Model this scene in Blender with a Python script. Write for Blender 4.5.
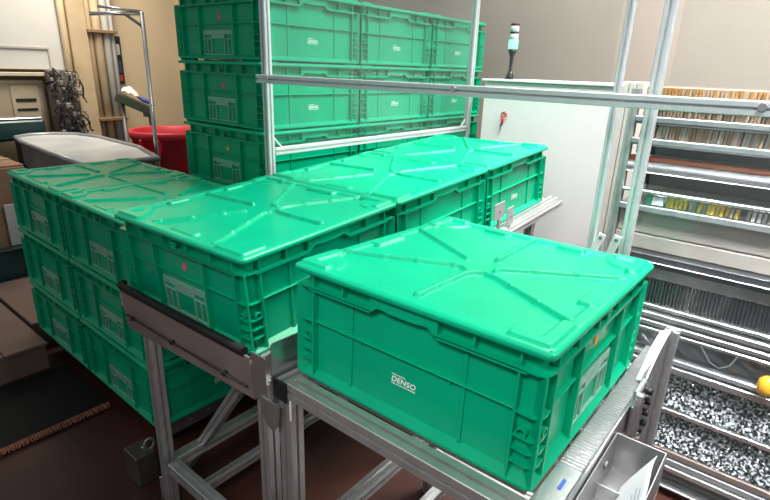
import bpy, math, random
import numpy as np
from mathutils import Vector, Matrix

random.seed(7)
for o in list(bpy.data.objects):
    bpy.data.objects.remove(o, do_unlink=True)
SC = bpy.context.scene
COL = SC.collection

# ------------------------------------------------------------------ camera
ZL = 1.10                                    # height of the front tote's lid corner above the floor
CAM = (0.8370, -0.72563, 0.41110 + ZL)
YAW, PITCH, ROLL, FPX = -0.6739, 0.3348, 0.0339, 522.73
def cam_axes(y, p, r):
    f = np.array([math.sin(y)*math.cos(p), math.cos(y)*math.cos(p), -math.sin(p)])
    rg = np.array([math.cos(y), -math.sin(y), 0.0]); up = np.cross(rg, f)
    return math.cos(r)*rg + math.sin(r)*up, -math.sin(r)*rg + math.cos(r)*up, f
R_, U_, F_ = cam_axes(YAW, PITCH, ROLL)
cd = bpy.data.cameras.new('camera'); cam = bpy.data.objects.new('camera', cd); COL.objects.link(cam)
cd.sensor_width = 36.0; cd.lens = FPX/770*36.0; cd.clip_start = 0.02
m = Matrix.Identity(4)
for i in range(3):
    m[i][0] = R_[i]; m[i][1] = U_[i]; m[i][2] = -F_[i]; m[i][3] = CAM[i]
cam.matrix_world = m
SC.camera = cam

# ------------------------------------------------------------------ light
w = bpy.data.worlds.new('hall'); SC.world = w; w.use_nodes = True
w.node_tree.nodes['Background'].inputs[0].default_value = (0.92, 0.97, 1.0, 1)
w.node_tree.nodes['Background'].inputs[1].default_value = 0.24
def area(name, loc, aim, sx, sy, power, col=(1, .985, .965), spread=180):
    d = bpy.data.lights.new(name, 'AREA'); d.shape = 'RECTANGLE'; d.size = sx; d.size_y = sy
    d.energy = power; d.color = col; d.spread = math.radians(spread)
    o = bpy.data.objects.new(name, d); COL.objects.link(o); o.location = loc
    o.rotation_euler = (Vector(aim)-Vector(loc)).to_track_quat('-Z', 'Y').to_euler()
    return o
area('ceiling_or_fill_lamp', (0.5, 1.8, 3.2), (0.3, 1.2, 0), 0.5, 2.6, 70, spread=115)
area('ceiling_or_fill_lamp', (2.4, 0.9, 3.0), (0.2, 0.8, 0.8), 0.5, 2.6, 21, spread=115)
area('ceiling_or_fill_lamp', (1.45, 0.45, 3.1), (1.05, 1.4, 0.6), 1.2, 0.4, 20, (.97, .99, 1), spread=46)  # added fill for the parts rack, no known fixture
area('ceiling_or_fill_lamp', (0.75, -1.5, 2.7), (0.40, 0.1, 0.9), 0.9, 0.4, 3.4, spread=56)  # fill light added behind the camera to lift the front tote's near face
area('ceiling_or_fill_lamp', (0.2, 0.7, 3.4), (-0.30, 2.1, 0.9), 1.2, 0.4, 3.6, spread=64)  # added light that whitens the cabinet front, not a fixture of the hall
area('ceiling_or_fill_lamp', (0.4, 2.6, 3.6), (0.4, 3.3, 1.6), 3.0, 0.4, 52, spread=130)  # extra light put in to brighten the back wall
area('ceiling_or_fill_lamp', (-3.9, 1.3, 3.3), (-4.8, 1.4, 1.0), 0.4, 1.6, 42, (1, .93, .8), spread=120)  # unseen warm light added to keep the left wall bright
SC.view_settings.view_transform = 'Standard'; SC.view_settings.look = 'None'
SC.view_settings.gamma = 1.0; SC.view_settings.exposure = 0.35
SC.view_settings.use_curve_mapping = False

# ------------------------------------------------------------------ materials
MATS = {}
def mat(name, col, rough=.5, metal=0., noise=0., nscale=20., bump=0., bscale=60., spec=.5, emit=None, estr=0., stretch=None, col2=None, coat=0.):
    if name in MATS: return MATS[name]
    M = bpy.data.materials.new(name); M.use_nodes = True; nt = M.node_tree; b = nt.nodes['Principled BSDF']
    b.inputs['Base Color'].default_value = (*col, 1); b.inputs['Roughness'].default_value = rough
    b.inputs['Metallic'].default_value = metal; b.inputs['Specular IOR Level'].default_value = spec
    b.inputs['Coat Weight'].default_value = coat
    if emit: b.inputs['Emission Color'].default_value = (*emit, 1); b.inputs['Emission Strength'].default_value = estr
    if noise or bump:
        tc = nt.nodes.new('ShaderNodeTexCoord'); mp = nt.nodes.new('ShaderNodeMapping')
        nt.links.new(tc.outputs['Object'], mp.inputs[0])
        if stretch: mp.inputs['Scale'].default_value = stretch
    if noise:
        n = nt.nodes.new('ShaderNodeTexNoise'); n.inputs['Scale'].default_value = nscale; n.inputs['Detail'].default_value = 5
        nt.links.new(mp.outputs[0], n.inputs[0])
        r = nt.nodes.new('ShaderNodeValToRGB'); c2 = col2 or tuple(c*(1-noise) for c in col)
        c1 = col if col2 else tuple(min(1, c*(1+noise)) for c in col)
        r.color_ramp.elements[0].position = .3; r.color_ramp.elements[1].position = .7
        r.color_ramp.elements[0].color = (*c2, 1); r.color_ramp.elements[1].color = (*c1, 1)
        nt.links.new(n.outputs[0], r.inputs[0]); nt.links.new(r.outputs[0], b.inputs['Base Color'])
    if bump:
        n2 = nt.nodes.new('ShaderNodeTexNoise'); n2.inputs['Scale'].default_value = bscale; n2.inputs['Detail'].default_value = 3
        nt.links.new(mp.outputs[0], n2.inputs[0])
        bp = nt.nodes.new('ShaderNodeBump'); bp.inputs['Strength'].default_value = bump; bp.inputs['Distance'].default_value = .01
        nt.links.new(n2.outputs[0], bp.inputs['Height']); nt.links.new(bp.outputs[0], b.inputs['Normal'])
    MATS[name] = M; return M
def clear_panel(name):
    M = bpy.data.materials.new(name); M.use_nodes = True; nt = M.node_tree
    for n in list(nt.nodes): nt.nodes.remove(n)
    out = nt.nodes.new('ShaderNodeOutputMaterial'); tr = nt.nodes.new('ShaderNodeBsdfTransparent')
    gl = nt.nodes.new('ShaderNodeBsdfGlossy'); gl.inputs['Roughness'].default_value = .06
    df = nt.nodes.new('ShaderNodeBsdfDiffuse'); df.inputs[0].default_value = (.8, .82, .82, 1)
    lw = nt.nodes.new('ShaderNodeLayerWeight'); pw_ = nt.nodes.new('ShaderNodeMath'); pw_.operation = 'POWER'; pw_.inputs[1].default_value = 5
    fr = nt.nodes.new('ShaderNodeMapRange'); fr.inputs[3].default_value = .03; fr.inputs[4].default_value = .55   # Schlick reflectance of clear plastic
    nt.links.new(lw.outputs['Facing'], pw_.inputs[0]); nt.links.new(pw_.outputs[0], fr.inputs[0])
    tr.inputs[0].default_value = (.95, .97, .97, 1)
    m1 = nt.nodes.new('ShaderNodeMixShader'); m2 = nt.nodes.new('ShaderNodeMixShader')
    n = nt.nodes.new('ShaderNodeTexNoise'); n.inputs['Scale'].default_value = 2.2; n.inputs['Detail'].default_value = 4
    tc = nt.nodes.new('ShaderNodeTexCoord'); nt.links.new(tc.outputs['Object'], n.inputs[0])
    mr = nt.nodes.new('ShaderNodeMapRange'); mr.inputs[1].default_value = .35; mr.inputs[2].default_value = .75
    mr.inputs[3].default_value = .008; mr.inputs[4].default_value = .03
    nt.links.new(n.outputs[0], mr.inputs[0]); nt.links.new(mr.outputs[0], m1.inputs[0])
    nt.links.new(tr.outputs[0], m1.inputs[1]); nt.links.new(df.outputs[0], m1.inputs[2])
    nt.links.new(fr.outputs[0], m2.inputs[0]); nt.links.new(m1.outputs[0], m2.inputs[1]); nt.links.new(gl.outputs[0], m2.inputs[2])
    nt.links.new(m2.outputs[0], out.inputs[0]); return M

GREEN = mat('green_plastic', (.0, .375, .190), .31, noise=.06, nscale=7, bump=.02, bscale=240, spec=.24)
HOLD = mat('holder_plastic', (.21, .45, .34), .3, noise=.12, nscale=40)
WHITEINK = mat('white_ink', (.92, .94, .93), .6)
PINK = mat('pink_sticker', (.85, .12, .28), .6)
ORANGE = mat('orange_sticker', (.9, .42, .03), .6)
ALU_LIT = mat('lit_aluminium', (.66, .68, .70), .42, .35, noise=.05, nscale=30)  # same aluminium as ALU, with the stronger light put into its paler colour
ALU = mat('aluminium', (.60, .60, .60), .34, .75, noise=.08, nscale=30, bump=.03, bscale=200)
STEEL = mat('stainless', (.62, .62, .63), .27, .9, noise=.1, nscale=9, bump=.04, bscale=90)
DULL = mat('dull_steel', (.30, .29, .28), .45, .7, noise=.25, nscale=14)
BROWNSTEEL = mat('brown_plate', (.27, .215, .195), .42, .3, noise=.2, nscale=6)
RUBBER = mat('black_rubber', (.009, .009, .010), .65, bump=.1, bscale=120, spec=.25)
BLACK = mat('black_plastic', (.012, .013, .015), .35)
CAB = mat('cabinet_paint', (.86, .835, .84), .5, noise=.02, nscale=3)
CABSIDE = mat('cabinet_trim', (.60, .58, .54), .5, noise=.05)
WHITEPL = mat('white_plastic', (.8, .81, .82), .4)
PAPER = mat('paper', (.80, .82, .84), .8)
RED = mat('red_plastic', (.55, .02, .035), .45, noise=.1, nscale=5)
CLEAR = clear_panel('clear_polycarbonate')

# ------------------------------------------------------------------ mesh helpers
I3 = np.eye(3)
class MB:
    def __init__(s): s.v = []; s.f = []; s.sm = []
    def add(s, vs, fs, smooth=False):
        k = len(s.v); s.v += [tuple(map(float, p)) for p in vs]; s.f += [tuple(i+k for i in f) for f in fs]; s.sm += [smooth]*len(fs)
        return s
    def box(s, c, d, ch=.0, fr=I3):
        """centre, size, chamfer, frame rows = axes"""
        h = np.array(d)/2; c = np.array(c, float); fr = np.array(fr)
        ch = min(ch, h.min()*.8)
        if ch <= 0:
            vs = [c+np.array([a, b, e])*h@fr for a in (-1, 1) for b in (-1, 1) for e in (-1, 1)]
            return s.add(vs, [(0, 1, 3, 2), (4, 6, 7, 5), (0, 4, 5, 1), (2, 3, 7, 6), (0, 2, 6, 4), (1, 5, 7, 3)])
        vs = []; idx = {}
        for a in (-1, 1):
            for b in (-1, 1):
                for e in (-1, 1):
                    for k in range(3):
                        p = np.array([a, b, e])*h
                        for j in range(3):
                            if j != k: p[j] -= (a, b, e)[j]*ch
                        idx[(a, b, e, k)] = len(vs); vs.append(c+p@fr)
        fs = []
        for k in range(3):
            o = [j for j in range(3) if j != k]
            for sg in (-1, 1):
                q = []
                for (u, v) in ((-1, -1), (1, -1), (1, 1), (-1, 1)):
                    t = [0, 0, 0]; t[k] = sg; t[o[0]] = u; t[o[1]] = v; q.append(idx[(*t, k)])
                fs.append(tuple(q))
            for u in (-1, 1):
                for v in (-1, 1):
                    ts = []
                    for e in (-1, 1):
                        t = [0, 0, 0]; t[k] = e; t[o[0]] = u; t[o[1]] = v; ts.append(t)
                    fs.append((idx[(*ts[0], o[0])], idx[(*ts[1], o[0])], idx[(*ts[1], o[1])], idx[(*ts[0], o[1])]))
        for a in (-1, 1):
            for b in (-1, 1):
                for e in (-1, 1): fs.append(tuple(idx[(a, b, e, k)] for k in range(3)))
        return s.add(vs, fs)
    def prism(s, poly, z0, z1, fr=I3, org=(0, 0, 0), smooth=False):
        n = len(poly); fr = np.array(fr); org = np.array(org, float)
        vs = [org+np.array([x, y, z])@fr for z in (z0, z1) for x, y in poly]
        s.add(vs, [tuple(range(n-1, -1, -1)), tuple(range(n, 2*n))])
        k = len(s.v)-2*n
        s.f += [(k+i, k+(i+1) % n, k+n+(i+1) % n, k+n+i) for i in range(n)]; s.sm += [smooth]*n
        return s
    def loft(s, rings, cap0=True, cap1=True, smooth=True):
        n = len(rings[0]); k = len(s.v)
        for r in rings: s.v += [tuple(map(float, p)) for p in r]
        for a in range(len(rings)-1):
            for i in range(n):
                s.f.append((k+a*n+i, k+a*n+(i+1) % n, k+(a+1)*n+(i+1) % n, k+(a+1)*n+i)); s.sm.append(smooth)
        if cap0: s.f.append(tuple(k+i for i in range(n-1, -1, -1))); s.sm.append(False)
        if cap1: s.f.append(tuple(k+(len(rings)-1)*n+i for i in range(n))); s.sm.append(False)
        return s
    def tube(s, pts, r, n=10, caps=True):
        pts = [np.array(p, float) for p in pts]; rs = r if hasattr(r, '__len__') else [r]*len(pts)
        rings = []; ref = None
        for i, p in enumerate(pts):
            t = pts[min(i+1, len(pts)-1)]-pts[max(i-1, 0)]; t = t/np.linalg.norm(t)
            if ref is None:
                ref = np.array([0, 0, 1.]) if abs(t[2]) < .9 else np.array([1., 0, 0])
            a = np.cross(t, ref); a /= np.linalg.norm(a); b = np.cross(t, a); ref = -b if False else ref
            rings.append([p+rs[i]*(math.cos(2*math.pi*j/n)*a+math.sin(2*math.pi*j/n)*b) for j in range(n)])
        return s.loft(rings, caps, caps)
    def lathe(s, prof, c=(0, 0, 0), n=24):
        return s.loft([[(c[0]+r*math.cos(2*math.pi*j/n), c[1]+r*math.sin(2*math.pi*j/n), c[2]+z) for j in range(n)] for r, z in prof])
    def tslot(s, p0, p1, side=(0, 0, 1), size=.04, slot=.008, depth=.009):
        p0 = np.array(p0, float); p1 = np.array(p1, float); d = p1-p0; L = np.linalg.norm(d); d /= L
        a = np.array(side, float); a -= d*(a@d)
        if np.linalg.norm(a) < 1e-4: a = np.array([1., 0, 0])-d*d[0]
        a /= np.linalg.norm(a); b = np.cross(d, a)
        h = size/2; q = slot/2; c = .0018; side1 = [(h, -h+c), (h, -q), (h-depth, -q), (h-depth, q), (h, q), (h, h-c)]
        poly = []
        for k in range(4):
            cs, sn = [(1, 0), (0, 1), (-1, 0), (0, -1)][k]
            poly += [(x*cs-y*sn, x*sn+y*cs) for x, y in side1]
        return s.prism(poly, 0, L, np.array([a, b, d]), p0)
    def grid(s, fn, nu, nv, smooth=True):
        k = len(s.v)
        for j in range(nv+1):
            for i in range(nu+1): s.v.append(tuple(map(float, fn(i/nu, j/nv))))
        for j in range(nv):
            for i in range(nu):
                s.f.append((k+j*(nu+1)+i, k+j*(nu+1)+i+1, k+(j+1)*(nu+1)+i+1, k+(j+1)*(nu+1)+i)); s.sm.append(smooth)
        return s
    def mesh(s, name, m):
        me = bpy.data.meshes.new(name); me.from_pydata(s.v, [], s.f); me.materials.append(m)
        me.polygons.foreach_set('use_smooth', s.sm); me.update(); return me
def link(name, me, parent=None, loc=None, rot=None):
    o = bpy.data.objects.new(name, me); COL.objects.link(o)
    if parent is not None: o.parent = parent
    if loc is not None: o.location = loc
    if rot is not None: o.rotation_euler = rot
    return o
def part(name, mb, m, parent, label=None, stuff=False):
    o = link(name, mb.mesh(name, m), parent)
    if label: o['label'] = label
    if stuff: o['kind'] = 'stuff'
    return o
def tag(o, label, cat, group=None):
    o['label'] = label; o['category'] = cat
    if group: o['group'] = group
    return o
def thing(name, label, cat, group=None, loc=(0, 0, 0)):
    o = bpy.data.objects.new(name, None); COL.objects.link(o); o.location = loc; o.empty_display_size = .05
    return tag(o, label, cat, group)
def solo(name, mb, m, label, cat, group=None):
    return tag(link(name, mb.mesh(name, m)), label, cat, group)
def struct(name, mb, m):
    o = link(name, mb.mesh(name, m)); o['kind'] = 'structure'; return o
def rrect(hx, hy, r, n=5):
    P = []
    for cx, cy, a0 in ((hx-r, hy-r, 0), (-hx+r, hy-r, 90), (-hx+r, -hy+r, 180), (hx-r, -hy+r, 270)):
        for k in range(n+1):
            a = math.radians(a0+90*k/n); P.append((cx+r*math.cos(a), cy+r*math.sin(a)))
    return P
def at(px, py, axis, val):
    """point where the sight line of a photo pixel meets the plane x, y or z = val (world)"""
    d = F_*FPX+R_*(px-385)-U_*(py-250); c = np.array(CAM)
    return c+d*((val-c[axis])/d[axis])

# ------------------------------------------------------------------ the room
floor_m = mat('floor_paint', (.056, .018, .012), .42, noise=.5, nscale=2.2, bump=.05, bscale=30)
struct('floor', MB().box((-1.2, .8, -.05), (12, 9, .1)), floor_m)
struct('wall_back', MB().box((-.6, 3.45, 2.0), (9.0, .12, 4.0)), mat('back_wall_paint', (.47, .405, .345), .8, noise=.06, nscale=1.2))
struct('wall_left', MB().box((-4.86, 1.3, 2.0), (.12, 4.4, 4.0)), mat('left_wall_paint', (.56, .43, .27), .75, noise=.1, nscale=1.0))
struct('trim_1', MB().box((-4.78, 2.62, 2.0), (.05, .05, 4.0), .004), mat('wall_strip', (.50, .37, .22), .7))

# ------------------------------------------------------------------ the tote (built once, then copied)
L, W, H = .60, .6316, .2778                   # logo side, label side, height with lid
HX, HY = .2970, .3120
RC = .018                                     # recess of the side panels
def build_lid():
    hx, hy, r, ins = .3030, .3195, .017, .0065
    sx, sy = hx-ins, hy-ins; rr = r-ins
    segs = []
    for (a, b, kn) in [((-.275, -.172), (-.035, -.062), .085), ((-.268, .128), (-.045, .004), .09), ((.272, .138), (.052, -.012), .09),
                       ((.274, -.176), (.075, -.070), .085), ((.006, -.272), (.008, -.098), .06), ((.004, .270), (.016, .045), .07)]:
        segs.append((np.array(a), np.array(b), kn))
    arc = [np.array(p) for p in ((.008, -.098), (.018, -.072), (.040, -.062), (.075, -.070))]
    arcl = [np.array(p) for p in ((-.035, -.062), (-.018, -.060), (-.006, -.068))]
    arcr = [np.array(p) for p in ((.052, -.012), (.046, -.022), (.050, -.032))]
    pads = [(-.262, -.255, -.075, .03), (.262, .255, -.075, .045)]
    def capsule(X, Y, a, b):
        d = b-a; t = np.clip(((X-a[0])*d[0]+(Y-a[1])*d[1])/(d@d), 0, 1)
        return np.hypot(X-a[0]-t*d[0], Y-a[1]-t*d[1]), t*math.sqrt(d@d)
    def sstep(x, a, b):
        t = np.clip((x-a)/(b-a), 0, 1); return t*t*(3-2*t)
    def rectd(X, Y, x0, x1, y0, y1, r0):
        qx = np.abs(X-(x0+x1)/2)-(x1-x0)/2+r0; qy = np.abs(Y-(y0+y1)/2)-(y1-y0)/2+r0
        return np.hypot(np.maximum(qx, 0), np.maximum(qy, 0))+np.minimum(np.maximum(qx, qy), 0)-r0
    def height(X, Y):
        # rim a little proud of the panel, panel outline with scooped corners
        d = rectd(X, Y, -.272, .272, -.283, .283, .004)
        cc = np.minimum.reduce([np.hypot(X-a*.272, Y-b*.283) for a in (-1, 1) for b in (-1, 1)])
        d = np.maximum(d, .072-cc)
        h = .0050*sstep(d, -.0025, .0025)
        for a, b, kn in segs:
            q, s_ = capsule(X, Y, a, b)
            wv = .0056+.0018*(np.mod(s_, kn) < .016)
            h = np.maximum(h, .0085*(1-sstep(q, wv-.0024, wv+.0024))+.0016*(np.mod(s_, kn) < .016)*(q < wv))
        for pl in (arc, arcl, arcr):
            for a, b in zip(pl[:-1], pl[1:]):
                q, s_ = capsule(X, Y, a, b); h = np.maximum(h, .0085*(1-sstep(q, .003, .0078)))
        for sxn in (-1, 1):
            for syn in (-1, 1):           # L-shaped stacking stops in the corners
                x, y = X*sxn, Y*syn
                d1 = rectd(x, y, .212, .291, .280, .306, .008); d2 = rectd(x, y, .264, .291, .190, .306, .008)
                h = np.maximum(h, 0.0115*(1-sstep(np.minimum(d1, d2), -.002, .002)))
        for x0, x1, y0, y1 in ((-.280, -.250, -.078, .030), (.250, .280, -.078, .048), (-.142, -.070, .262, .285), (.074, .145, .262, .285)):
            h = np.maximum(h, .0090*(1-sstep(rectd(X, Y, x0, x1, y0, y1, .005), -.002, .002)))
        for px, py in ((-.075, -.287), (.142, -.287)):
            h = np.maximum(h, .0055*(1-sstep(np.hypot(X-px, Y-py), .003, .006)))
        # everything settles to the rim edge
        e = rectd(X, Y, -sx, sx, -sy, sy, rr)
        return np.minimum(h, .0035+np.clip(-e, 0, 1)*1.0) - .0075
    nx, ny = 210, 222
    xs = np.linspace(-sx, sx, nx+1); ys = np.linspace(-sy, sy, ny+1)
    X, Y = np.meshgrid(xs, ys)
    cx = np.clip(X, -(sx-rr), sx-rr); cy = np.clip(Y, -(sy-rr), sy-rr)
    dx, dy = X-cx, Y-cy; dist = np.hypot(dx, dy); k = np.where(dist > rr, rr/np.maximum(dist, 1e-9), 1.)
    X2 = cx+dx*k; Y2 = cy+dy*k
    Z = height(X2, Y2)+H
    V = np.stack([X2, Y2, Z], -1).reshape(-1, 3)
    mb = MB(); mb.v = [tuple(p) for p in V.tolist()]
    n1 = nx+1
    for j in range(ny):
        for i in range(nx):
            mb.f.append((j*n1+i, j*n1+i+1, (j+1)*n1+i+1, (j+1)*n1+i))
    bd = [i for i in range(n1)]+[j*n1+nx for j in range(1, ny+1)]+[ny*n1+i for i in range(nx-1, -1, -1)]+[j*n1 for j in range(ny-1, 0, -1)]
    prev = bd; nb = len(bd)
    for off, z in ((.0028, -.0010), (.0050, -.0032), (.0064, -.0070), (.0065, -.0150), (.0050, -.0168), (-.022, -.0168)):
        cur = []
        for b in bd:
            x, y, zz = V[b]
            ccx = min(max(x, -(sx-rr)), sx-rr); ccy = min(max(y, -(sy-rr)), sy-rr); q = np.array([x-ccx, y-ccy])
            if np.linalg.norm(q) < 1e-6: q = np.array([0, 1.])
            q = q/np.linalg.norm(q)
            cur.append(len(mb.v)); mb.v.append((x+q[0]*off, y+q[1]*off, H-.0042+z if z > -.005 else H-.0015+z))
        for i in range(nb): mb.f.append((prev[i], cur[i], cur[(i+1) % nb], prev[(i+1) % nb]))
        prev = cur
    mb.f.append(tuple(reversed(prev)))
    mb.sm = [True]*len(mb.f)
    return mb
def build_body():
    mb = MB(); ix, iy = HX-RC, HY-RC
    core = rrect(ix, iy, .012, 4)
    ring = lambda hx, hy, r, z: [(x, y, z) for x, y in rrect(hx, hy, r, 4)]
    mb.loft([ring(HX-.003, HY-.003, .016, 0), ring(HX-.0005, HY-.0005, .016, .002), ring(HX-.0005, HY-.0005, .016, .007), ring(ix, iy, .012, .020), ring(ix, iy, .012, H-.012)], smooth=False)
    ft = .0036
    # lower rim flange, cut away at the hand holds of the logo sides
    out = rrect(HX, HY, .022, 6)
    zf = H-.052
    poly = []
    for i, p in enumerate(out):
        poly.append(p)
        if i == 6: poly += [(.080, HY), (.080, iy-.002), (-.080, iy-.002), (-.080, HY)]
        if i == 20: poly += [(-.080, -HY), (-.080, -iy+.002), (.080, -iy+.002), (.080, -HY)]
    mb.prism(poly, zf-ft/2, zf+ft/2)
    # rolled lip of the flange
    for s in (-1, 1):
        mb.box((s*(HX-.0015), 0, zf-.003), (.003, 2*HY-.066, .008), .001)
        for x0, x1 in ((-.260, -.080), (.080, .260)):
            mb.box(((x0+x1)/2, s*(HY-.0015), zf-.003), (x1-x0, .003, .008), .001)
        # hand hold: arched edge with an apron up to the lid
        ar = [(-.081, -.052), (-.074, -.0505), (-.068, -.046), (-.062, -.0405), (-.050, -.0395), (-.030, -.0425), (.030, -.0425), (.050, -.0395), (.062, -.0405), (.068, -.046), (.074, -.0505), (.081, -.052)]
        for (xa, za), (xb, zb) in zip(ar[:-1], ar[1:]):
            y0, y1 = iy-.002, HY
            q = []
            for yy in (y0, y1):
                q += [(xa, s*yy, H+za+.0018), (xb, s*yy, H+zb+.0018), (xb, s*yy, H+zb-.0018), (xa, s*yy, H+za-.0018)]
            mb.add(q, [(0, 1, 2, 3), (4, 7, 6, 5), (0, 4, 5, 1), (3, 2, 6, 7), (0, 3, 7, 4), (1, 5, 6, 2)])
            q = []
            for yy in (HY-.007, HY-.003):
                q += [(xa, s*yy, H-.014), (xb, s*yy, H-.014), (xb, s*yy, H+zb), (xa, s*yy, H+za)]
            mb.add(q, [(0, 1, 2, 3), (4, 7, 6, 5), (0, 4, 5, 1), (3, 2, 6, 7)])
    hb = zf-(H-.014); zc = (zf+H-.014)/2
    for s in (-1, 1):
        for x in (-.246, -.158, -.080, .080, .158, .246):
            mb.box((x, s*(iy+.007), zc), (.0045, .018, abs(hb)), .0008)
        for y in (-.262, -.170, -.060, .060, .170, .262):
            mb.box((s*(ix+.007), y, zc), (.018, .0045, abs(hb)), .0008)
        # small latch eye in the middle of the label sides
        mb.prism([(.011*math.cos(a), .011*math.sin(a)) for a in [k*math.pi/6 for k in range(12)]], 0, .004, np.array([[0, 1, 0], [0, 0, 1], [1, 0, 0]]), (s*(HX-.002) - (.004 if s > 0 else 0), 0, zf+.004))
        mb.box((s*(ix+.008), 0, zf+.018), (.016, .030, .004), .0008)
        # posts beside the corners
        for t in (-1, 1):
            mb.box((t*.246, s*(iy+.0075), (zf+.006)/2), (.005, .018, zf-.004), .0009)
            mb.box((s*(ix+.0075), t*.262, (zf+.006)/2), (.018, .005, zf-.004), .0009)
            mb.box((s*(ix+.006), t*.125, (zf+.010)/2), (.019, .006, zf-.010), .0009)
            mb.box((t*.140, s*(iy+.001), (zf+.012)/2), (.009, .007, zf-.012), .0012)
            # corner: diagonal web and wrapped fins
            a = math.atan2(t, s); dr = np.array([[math.cos(a), math.sin(a), 0], [-math.sin(a), math.cos(a), 0], [0, 0, 1]])
            mb.box((s*(ix+.004), t*(iy+.004), (zf+.006)/2), (.036, .0045, zf-.004), .0009, dr)
            for zr in (-.134, -.180, -.206, -.232):
                cp = [(HX-.049, HY-.020), (HX-.049, HY-.004)]+[(HX-.022+.020*math.sin(q), HY-.022+.020*math.cos(q)) for q in [k*math.pi/10 for k in range(6)]]+[(HX-.004, HY-.049), (HX-.020, HY-.049)]
                cp = [(s*x, t*y) for x, y in cp]
                if s*t > 0: cp = cp[::-1]
                mb.prism(cp, H+zr-.0017, H+zr+.0017)
            # tube sockets
            for org, fr in (((t*.262, s*(iy-.002), H-.172), np.array([[1, 0, 0], [0, 0, 1], [0, s, 0]])), ((s*(ix-.002), t*.277, H-.172), np.array([[0, 1, 0], [0, 0, 1], [s, 0, 0]]))):
                n = 14; rings = []
                for rad, zz in ((.0105, 0), (.0105, .017), (.0075, .017), (.0075, .004)):
                    rings.append([np.array(org)+np.array([rad*math.cos(2*math.pi*j/n), rad*math.sin(2*math.pi*j/n), zz])@fr for j in range(n)])
                mb.loft(rings, cap0=False, smooth=False)
        # level ribs
        mb.box((0, s*(iy+.003), H-.134), (.492, .014, .0036), .0009)
        mb.box((s*(ix+.003), 0, H-.134), (.014, .524, .0036), .0009)
        # drain lugs and pips seen under the ribs and on the foot
        for x in (-.110, .112):
            mb.box((x, s*(iy+.002), H-.140), (.003, .008, .012), .0006)
            mb.box((x*.72, s*(iy+.0015), H-.141), (.004, .006, .005), .0006)
    return mb
def build_holder():
    """frame of the clear card pocket, in the plane local Y (across) / Z, facing +X"""
    mb = MB(); t = .0065
    def bar(y0, y1, z0, z1): mb.box((t/2, (y0+y1)/2, (z0+z1)/2), (t, y1-y0, z1-z0), .0008)
    bar(-.106, .106, .100, .119)
    bar(-.048, .048, .084, .100)
    for s in (-1, 1):
        for y0, y1, z0, z1 in ((.101, .106, .020, .100), (.045, .0495, .020, .084), (.0495, .101, .080, .0845), (.075, .0785, .026, .080)):
            a, b = sorted((s*y0, s*y1)); bar(a, b, z0, z1)
    bar(-.106, .106, .0165, .0215)
    return mb
def build_text():
    cu = bpy.data.curves.new('logo', 'FONT'); cu.body = 'DENSO'; cu.size = .0185; cu.shear = .18; cu.offset = .0004; cu.space_character = 1.08
    tmp = bpy.data.objects.new('tmp', cu); COL.objects.link(tmp)
    dg = bpy.context.evaluated_depsgraph_get(); me = bpy.data.meshes.new_from_object(tmp.evaluated_get(dg))
    vs = np.array([v.co[:] for v in me.vertices]); fs = [tuple(p.vertices) for p in me.polygons]
    bpy.data.objects.remove(tmp)
    vs[:, 0] -= vs[:, 0].min(); vs[:, 0] *= .061/vs[:, 0].max(); vs[:, 1] -= vs[:, 1].min(); vs[:, 1] *= .0125/vs[:, 1].max()
    mb = MB(); mb.add([(x, 0, y) for x, y, z in vs], fs)
    rnd = random.Random(3)
    for zz, x1 in ((.0155, .034), (-.0055, .061)):      # two lines of small print, too small to read
        x = 0
        while x < x1:
            ww = rnd.uniform(.0016, .0026); mb.add([(x, 0, zz), (x+ww, 0, zz), (x+ww, 0, zz+.0028), (x, 0, zz+.0028)], [(0, 1, 2, 3)])
            x += ww+rnd.choice((.0007, .0007, .0007, .0016))
    return mb
ME = dict(body=build_body().mesh('body', GREEN), lid=build_lid().mesh('lid', GREEN), holder=build_holder().mesh('label_holder', HOLD), text=build_text().mesh('logo', WHITEINK))
def disc(m, name):
    mb = MB(); mb.prism([(.0112*math.cos(k*math.pi/8), .0112*math.sin(k*math.pi/8)) for k in range(16)], 0, .0012, np.array([[0, 1, 0], [0, 0, 1], [1, 0, 0]]))
    return mb.mesh(name, m)
ME['pink'] = disc(PINK, 'pink_dot'); ME['orange'] = disc(ORANGE, 'orange_dot')
def tote(centre_base, frame, label, group, sticker=None, turn=0, sy=-.015, sz=.172):
    """frame rows = box axes; turn=1: the logo side lies along the second axis"""
    fr = np.array(frame)
    if turn: fr = np.array([fr[1], -fr[0], fr[2]])
    r = thing('green_tote', label, 'tote', group)
    mw = Matrix.Identity(4)
    for i in range(3):
        for j in range(3): mw[i][j] = fr[j][i]
        mw[i][3] = centre_base[i]
    r.location = mw.to_translation(); r.rotation_euler = mw.to_euler()
    link('body', ME['body'], r); link('lid', ME['lid'], r)
    pi = math.pi
    link('label_holder', ME['holder'], r, (HX-RC, 0, 0))['label'] = 'clear plastic card pocket'
    link('label_holder', ME['holder'], r, (-HX+RC, 0, 0), (0, 0, pi))['label'] = 'clear plastic card pocket'
    link('logo_print', ME['text'], r, (-.027, -HY+RC-.0008, .081))['label'] = 'white printed lettering'
    link('logo_print', ME['text'], r, (.027, HY-RC+.0008, .081), (0, 0, pi))['label'] = 'white printed lettering'
    if sticker:
        s = 1 if not turn else -1
        c, which = sticker if isinstance(sticker, tuple) else (sticker, s)
        o = link('sticker', ME[c], r, (which*(HX-RC+.0004), sy if which < 0 else -sy*3.5, sz), (0, 0, 0 if which > 0 else pi)); o['label'] = ('pink' if c == 'pink' else 'orange')+' round sticker'
    return r
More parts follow.
